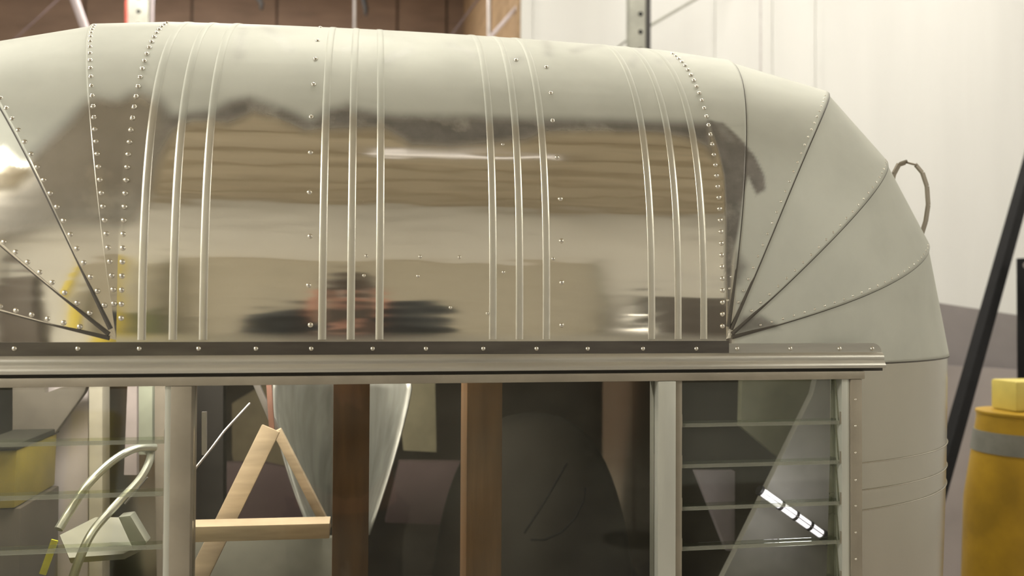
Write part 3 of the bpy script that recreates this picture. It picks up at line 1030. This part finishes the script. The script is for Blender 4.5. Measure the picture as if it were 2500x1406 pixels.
# bent tube frame with its grey tray and yellow strap
tf = empty('tube_frame', down(at(260, 1406, 0.2)))
tag(tf, 'bent galvanised tube frame with a grey tray behind the left louvers', 'frame')
def rel(pts_): return [Vector(p) - tf.location for p in pts_]
def smooth_path(P, n=6):
    P = [Vector(p) for p in P]; out = []
    for i in range(len(P) - 1):
        p0, p1, p2, p3 = P[max(i - 1, 0)], P[i], P[i + 1], P[min(i + 2, len(P) - 1)]
        for k in range(n):
            t = k / n
            out.append(0.5 * ((2 * p1) + (p2 - p0) * t + (2 * p0 - 5 * p1 + 4 * p2 - p3) * t * t + (3 * p1 - p0 - 3 * p2 + p3) * t ** 3))
    out.append(P[-1]); return out
MB().tube(rel(smooth_path([at(378, 1092, .30), at(330, 1095, .27), at(275, 1125, .24), at(215, 1182, .21), at(172, 1245, .19), at(143, 1292, .17)])), 0.0068, 12).build('tube', MT['conduit'], tf)
MB().tube(rel(smooth_path([at(345, 1090, .30), at(368, 1110, .30), at(345, 1165, .27), at(290, 1225, .24), at(230, 1293, .2), at(200, 1350, .18), at(178, 1410, .17)]) + [down(at(150, 1480, .16))]), 0.0068, 12).build('tube', MT['conduit'], tf)
tray = [at(145, 1305, .24), at(232, 1262, .34), at(318, 1262, .34), at(356, 1325, .26), at(300, 1352, .22), at(168, 1362, .20)]
MB().prism(rel(tray), (0, .01, -.012)).build('tray', mat('grey_tray', (0.38, 0.37, 0.32), .5), tf, .002)
MB().prism(rel([at(288, 1262, .22), at(318, 1258, .22), at(358, 1325, .22), at(326, 1345, .22)]), (0, .03, 0)).build('bracket', MT['frame_light'], tf, .002)
st = MB().bar(at(134, 1318, .14), at(104, 1402, .14), 0.010, 0.003).build('strap', MT['rope'], None, .0008)
tag(st, 'bright yellow strap hanging at the lower left of the tube frame', 'strap')
MB().tube(rel([at(360, 1165, .2), at(305, 1230, .2)]), 0.0018, 6).build('rod', MT['steel'], tf)

# thin bright rods in the dark left part of the big window
t_ = MB().tube([at(470, 1152, .2), at(512, 1100, .22), at(548, 1052, .25), at(610, 985, .3)], 0.0022, 8).build('rod', MT['steel'])
tag(t_, 'thin shiny metal rod slanting across the dark corner of the big window', 'rod')
t_ = MB().bar(at(499, 1005, .3), at(499, 1110, .3), .008, .006).build('rod', MT['steel'])
tag(t_, 'short grey upright metal strip in the dark corner of the big window', 'strip')

# inner back partition with openings, so the far end is dark but not closed
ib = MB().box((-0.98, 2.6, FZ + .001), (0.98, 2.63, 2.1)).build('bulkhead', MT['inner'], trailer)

# ------------------------------------------------------------------ right foreground
def gp(px, py, Y): return at(px, py, Y)
# yellow bollard
Yb = 0.95
c = at(2500, 1100, Yb)
ppm = (at(2490, 1100, Yb) - at(2390, 1100, Yb)).x / 100
bo = empty('bollard', (c.x, Yb, 0))
tag(bo, 'yellow post with a grey tape band and a pale yellow cap', 'bollard')
z_l = at(2400, 1012, Yb).z; zt_ = at(2400, 928, Yb).z
zt1, zt2 = at(2450, 1052, Yb).z, at(2450, 1102, Yb).z
R0 = 92 * ppm
MB().lathe([(R0 * 1.95, 0), (R0 * 1.95, .02), (R0 * 1.55, .03), (R0 * 1.28, z_l - .25), (R0 * 1.0, z_l - .015), (R0, z_l)], 40).build('post', MT['yellow'], bo)
rt = lambda z: R0 * 1.0 + (R0 * .28) * max(0, (z_l - .015 - z)) / .235
MB().lathe([(rt(zt2) + .001, zt2), (rt(zt2) + .003, zt2), (rt(zt1) + .003, zt1), (rt(zt1) + .001, zt1)], 40).build('tape_band', MT['tape'], bo)
MB().lathe([(R0 * 1.02, z_l + .0005), (R0 * 1.02, z_l + .008), (R0 * .6, z_l + .012)], 40).build('collar', MT['yellow'], bo)
MB().box((-.056 * 1.2, -.05, z_l + .0125), (.07, .05, zt_)).build('cap', MT['pale_yellow'], bo, .008)
# black strut and black post
p0, p1 = at(2520, 380, 2.0), at(2298, 1170, 1.5)
d = (p1 - p0).normalized()
bs = empty('lift_arm', (p1.x, p1.y, 0))
tag(bs, 'black diagonal arm leaning behind the right shoulder of the trailer', 'arm')
q0 = p0 - d * .8
MB().bar(q0 - bs.location, p1 + d * ((p1.z) / abs(d.z)) - bs.location, 0.042, 0.05).build('bar', MT['black'], bs, .003)
bp_ = empty('steel_post', (at(2508, 800, 1.7).x, 1.7, 0))
MB().box((-.022, -.03, 0), (.03, .03, at(2500, 630, 1.7).z)).build('post', MT['black'], bp_, .003)
MB().box((-.08, -.08, 0), (.08, .08, .008)).build('base_plate', MT['black'], bp_)
MB().tube([(-.045, -.045, at(2490, 650, 1.7).z), (.0, -.04, at(2490, 640, 1.7).z)], .012, 10).build('clamp', MT['steel'], bp_)
tag(bp_, 'black upright steel post at the right edge of the picture', 'post')
# large grey sheets leaning by the back wall
tag(MB().prism([at(2180, 722, 2.3), at(2620, 790, 2.3), down(at(2620, 790, 2.3), .001), down(at(2180, 722, 2.3), .001)], (0, .03, 0)).build('sheet', MT['greysheet']), 'large grey-mauve sheet standing on edge behind the black arm', 'sheet')
tag(MB().prism([at(2180, 885, 2.15), at(2640, 912, 2.15), down(at(2640, 900, 2.15), .001), down(at(2180, 885, 2.15), .001)], (0, .03, 0)).build('sheet', MT['greysheet2']), 'lower paler grey sheet standing in front of the grey-mauve sheet', 'sheet')

# ------------------------------------------------------------------ racking behind the trailer
def upright(px0, px1, Y, label, red=False, m='rack'):
    x0, x1 = at(px0, 40, Y).x, at(px1, 40, Y).x
    e = empty('rack_upright', ((x0 + x1) / 2, Y, 0))
    w_ = (x1 - x0) / 2
    h_ = at(px0, 40, Y).z + 1.0
    h_ = min(h_, CEIL - .3)
    # open C channel: web facing the camera with two flanges
    poly = [(-w_, 0, 0), (w_, 0, 0), (w_, .07, 0), (w_ - .006, .07, 0), (w_ - .006, .006, 0), (-w_ + .006, .006, 0), (-w_ + .006, .07, 0), (-w_, .07, 0)]
    MB().prism(poly, (0, 0, h_)).build('channel', MT[m], e)
    MB().box((w_ * .55, -.006, 0), (w_ * 1.0, -.0005, h_)).build('flange', MT['dark'] if not red else MT[m], e)
    z = 0.3
    k = 0
    hole = MB()
    while z < h_ - .05:
        MB().tube([(0.0 + w_ * .05, -.0025, z), (0.0 + w_ * .05, -.0005, z)], w_ * .22, 10).build('hole', MT['black'], e)
        z += 0.115; k += 1
    if red:
        MB().box((-w_ * 1.25, 0.0, 0), (-w_ * 1.02, .05, h_)).build('edge_strip', MT['red'], e)
    MB().box((-w_ - .03, -.03, 0), (w_ + .03, .10, .006)).build('foot_plate', MT[m], e)
    return tag(e, label, 'rack upright')


upright(1537, 1588, 3.9, 'grey-green rack upright with holes against the cream wall')
upright(312, 362, 6.2, 'grey rack upright with a red edge strip before the brown wall', True)


def pole(px, Y, r, m, label, top=None, lean=None, name='pole', cat='pole'):
    p = at(px, 40, Y)
    q = Vector((p.x, p.y, CEIL - .02))
    b = Vector((p.x, p.y, 0.0))
    if lean:
        p2 = at(*lean, Y)
        dd = (p - p2); b = p - dd * (p.z / dd.z); q = p + dd * ((CEIL - .3 - p.z) / dd.z)
    e = MB().tube([b, q], r, 10).build(name, m)
    return tag(e, label, cat)


pole(866, 5.5, 0.012, MT['steel'], 'thin pale pole before the brown wall, left of the tan edge')
pole(1195, 5.0, 0.017, MT['steel'], 'pale pole standing before the tan plywood edge')
pole(371, 5.6, 0.013, MT['lavender'], 'slim lavender pole right beside the red-edged rack upright')
pole(197, 5.2, 0.028, MT['lavender'], 'thick pale lavender tube leaning before the brown wall', lean=(205, 62))
pole(1857, 4.2, 0.0055, MT['steel'], 'thin vertical cable hanging before the cream wall', name='cable', cat='cable')


def rod(p, q, r, m, label):
    return tag(MB().tube([p, q], r, 8).build('brace_rod', m), label, 'brace rod')


rod(at(1588, 62, 3.95), at(1790, -55, 4.45), 0.009, MT['rack'], 'thin steel brace rising to the right from the holed rack upright')
rod(at(1440, 165, 4.45), at(1545, 88, 3.98), 0.007, MT['rack'], 'thin steel brace rising from the trailer roof to the holed rack upright')
rod(at(20, 110, 6.5), at(190, -45, 6.5), 0.007, MT['mauve'], 'thin reddish wire slanting across the upper left corner')
rod(at(1180, 110, 4.6), at(1300, -25, 4.6), 0.014, MT['lavender'], 'pale rod rising to the right beside the tan plywood edge')
rod(at(1085, 110, 4.9), at(1170, -5, 4.9), 0.008, MT['mauve'], 'thin brown rod rising to the right left of the pale pole')
for px, ln in ((638, 24), (893, 38), (375, 10)):
    p = at(px, 0, 6.8); q = at(px, ln, 6.8)
    lab = {638: 'black hook hanging above the middle of the roof at left', 893: 'black hook hanging beside the thin pale pole', 375: 'short dark hook above the lavender pole'}[px]
    hk = MB().tube([Vector((p.x - .02, p.y, CEIL - .005)), Vector((p.x - .02, p.y, p.z)), q + Vector((0, 0, .06)), q], .022, 8, True, [.012, .026, .024, .012]).build('hook', MT['dark'])
    tag(hk, lab, 'hook')

# ------------------------------------------------------------------ behind the photographer (mirrored in the polish)
cabinet('tool_cabinet', 2.75, 4.6, YF + .15, YF + .85, 0, 2.12, mat('dark_grey_steel', (0.07, 0.06, 0.055), .5), 'dark grey steel cabinet right of the roll-up door', doors=3)
cabinet('locker', -2.34, -2.08, YF + .15, YF + .6, 0, 1.75, MT['green'], 'narrow olive green locker at the left edge of the roll-up door', 'locker', 1)
cabinet('storage_cabinet', -5.9, -4.3, YF + .15, YF + .85, 0, 3.0, mat('dark_brown_steel', (0.10, 0.085, 0.075), .6), 'tall dark brown storage cabinet in the left front corner', doors=3)
yc = empty('crane_column', (-2.55, YF + .7, 0))
tag(yc, 'yellow steel crane column left of the roll-up door', 'column')
MB().box((-.19, -.15, .02), (.17, .15, 2.95)).build('column', mat('bright_yellow_paint', (0.75, 0.60, 0.05), .5), yc, .01)
MB().box((-.195, -.2, 0), (.175, .2, .0195)).build('base_plate', MT['black'], yc)
fl = empty('flood_light', (1.78, -4.6, 0))
tag(fl, 'small flood lamp on a thin stand before the roll-up door', 'flood light')
MB().tube([(0, 0, .02), (0, 0, 1.6)], .014, 10).build('stand', MT['black'], fl)
MB().lathe([(.22, 0), (.22, .015), (.02, .03)], 24).build('foot', MT['black'], fl)
MB().box((-.09, -.04, 1.60), (.09, .03, 1.69)).build('head', MT['black'], fl, .006)
MB().box((-.08, .0305, 1.63), (.08, .034, 1.665)).build('lens', MT['lamp'], fl)


# photographer: one continuous skinned body, clothes and hair as children
def skin_obj(name, verts, edges, radii, m, parent=None, root=0, sub=2):
    me = bpy.data.meshes.new(name)
    me.from_pydata([tuple(v) for v in verts], edges, [])
    o = link(name, me, parent)
    me.materials.append(m)
    sk = o.modifiers.new('skin', 'SKIN')
    for i, r in enumerate(radii):
        me.skin_vertices[0].data[i].radius = (r, r) if not isinstance(r, tuple) else r
        me.skin_vertices[0].data[i].use_root = (i == root)
    sb = o.modifiers.new('sub', 'SUBSURF'); sb.levels = sub; sb.render_levels = sub
    for p in me.polygons: p.use_smooth = True
    return o


fwh = Vector((FW.x, FW.y, 0)).normalized()
rth = Vector((fwh.y, -fwh.x, 0))
base = CAM - fwh * 0.40; base.z = 0
def B(r, f, z): return base + Vector((0, 0, .07 * min(1, z / 1.4))) + rth * r + fwh * f + Vector((0, 0, z))
V_, E_, R_ = [], [], []
def add(p, r, prev=None):
    V_.append(p); R_.append(r)
    if prev is not None: E_.append((prev, len(V_) - 1))
    return len(V_) - 1
pel = add(B(0, 0, 0.95), (.155, .115))
wst = add(B(0, 0, 1.10), (.145, .105), pel)
chs = add(B(0, 0.01, 1.32), (.17, .12), wst)
nkb = add(B(0, 0.02, 1.47), (.10, .085), chs)
nk = add(B(0, 0.03, 1.54), (.055, .055), nkb)
hd0 = add(B(0, 0.05, 1.61), (.068, .075), nk)
hd1 = add(B(0, 0.045, 1.68), (.078, .095), hd0)
hd2 = add(B(0, 0.04, 1.745), (.066, .080), hd1)
ar = {}
for s in (-1, 1):
    h_ = add(B(s * .10, 0, .90), .095, pel)
    k_ = add(B(s * .11, 0.02, .49), .062, h_)
    an = add(B(s * .11, -0.01, .09), .043, k_)
    he = add(B(s * .11, 0.03, .045), .042, an)
    to = add(B(s * .12, 0.15, .035), .035, he)
    sh_ = add(B(s * .185, 0.01, 1.42), .062, nkb)
    el = add(B(s * .295, 0.17, 1.555), .040, sh_)
    wr = add(B(s * .085 - .05, 0.300, 1.570), .022, el)
    pm = add(B(s * .108 - .05, 0.352, 1.640), .024, wr)
    ar[s] = (sh_, el, wr, pm)
    for q in range(4):
        f1 = add(B(s * .099 - .05, 0.388, 1.600 + .019 * q), .0095, pm)
        f2 = add(B(s * .088 - .05, 0.3975, 1.603 + .019 * q), .0075, f1)
    t1 = add(B(s * .094 - .05, 0.352, 1.668), .0105, pm)
    t2 = add(B(s * .066 - .05, 0.364, 1.680), .0085, t1)
person = skin_obj('person', V_, E_, R_, MT['skin'])
tag(person, 'person in a dark navy shirt holding up a phone, mirrored in the polished metal', 'person')
def sub_skin(name, pts_, ed, ra, m): return skin_obj(name, pts_, ed, ra, m, person)
sv = [V_[pel] + Vector((0, 0, -.02)), V_[wst], V_[chs], V_[nkb] + Vector((0, 0, -.02))]
sr = [(.170, .13), (.165, .122), (.19, .138), (.115, .10)]
se = [(0, 1), (1, 2), (2, 3), (3, 4)]
sv.append(V_[nk] + Vector((0, 0, .035))); sr.append((.085, .085))
for s in (-1, 1):
    a_, b_, c_, d_ = ar[s]
    i = len(sv)
    sv += [V_[a_], V_[b_], V_[c_].lerp(V_[d_], .30) - Vector((0, 0, .015))]
    sr += [.088, .076, .062]
    se += [(3, i), (i, i + 1), (i + 1, i + 2)]
sub_skin('shirt', sv, se, sr, MT['navy'])
sv = [V_[pel] + Vector((0, 0, .02))]; sr = [(.162, .125)]; se = []
for s in (-1, 1):
    i = len(sv)
    sv += [B(s * .10, 0, .88), B(s * .11, 0.02, .49), B(s * .11, -0.005, .10)]
    sr += [.108, .078, .062]
    se += [(0, i), (i, i + 1), (i + 1, i + 2)]
sub_skin('trousers', sv, se, sr, MT['denim'])
for s in (-1, 1):
    sub_skin('shoe', [B(s * .11, -.03, .05), B(s * .115, .07, .045), B(s * .12, .17, .04)], [(0, 1), (1, 2)], [.048, .048, .040], MT['black'])
hm = MB()
ctr = B(0, 0.035, 1.705)
for i in range(1):
    rings = []
    for k in range(9):
        a_ = k / 8 * PI * .62
        ring = []
        for j in range(20):
            b_ = 2 * PI * j / 20
            fr_ = -math.cos(b_)
            zz = math.cos(a_) * .105 - (.02 if k == 8 else 0) + (.035 * max(0, -fr_) * (k / 8))
            ring.append(hm.bm.verts.new(ctr + rth * math.sin(b_) * math.sin(a_) * .094 + fwh * (-fr_) * math.sin(a_) * .108 + Vector((0, 0, zz))))
        rings.append(ring)
    for a_, b_ in zip(rings[:-1], rings[1:]):
        for j in range(20):
            hm._f([a_[j], a_[(j + 1) % 20], b_[(j + 1) % 20], b_[j]])
hm.build('hair', MT['hair'], person)
for s in (-1, 1):
    MB().lathe([(0.0005, -.012), (.009, -.008), (.012, 0), (.009, .008), (.0005, .012)], 12, B(s * .034, .135, 1.672)).build('eye', MT['white'], person)
    MB().lathe([(0.0005, -.03), (.010, -.02), (.013, 0), (.011, .02), (.0005, .03)], 10, B(s * .083, .04, 1.665)).build('ear', MT['skin'], person)
MB().prism([B(-.014, .130, 1.640), B(.014, .130, 1.640), B(.006, .132, 1.678), B(-.006, .132, 1.678)], fwh * .028).build('nose', MT['skin'], person, .004)
MB().box((-.024, -.004, -.005), (.024, .004, .005)).build('mouth', mat('lips', (.42, .16, .14), .5), person, .003).matrix_local = Matrix.Translation(B(0, .135, 1.612))
ph = MB().box((-.075, -.037, -.004), (.075, .037, .004)).build('phone', MT['dark'], None, .003)
mm = Matrix((RT, UP, -FW)).transposed().to_4x4(); mm.translation = CAM - FW * 0.012 - RT * .05 - UP * .02
ph.matrix_world = mm
tag(ph, 'dark phone held up by the mirrored person', 'phone')
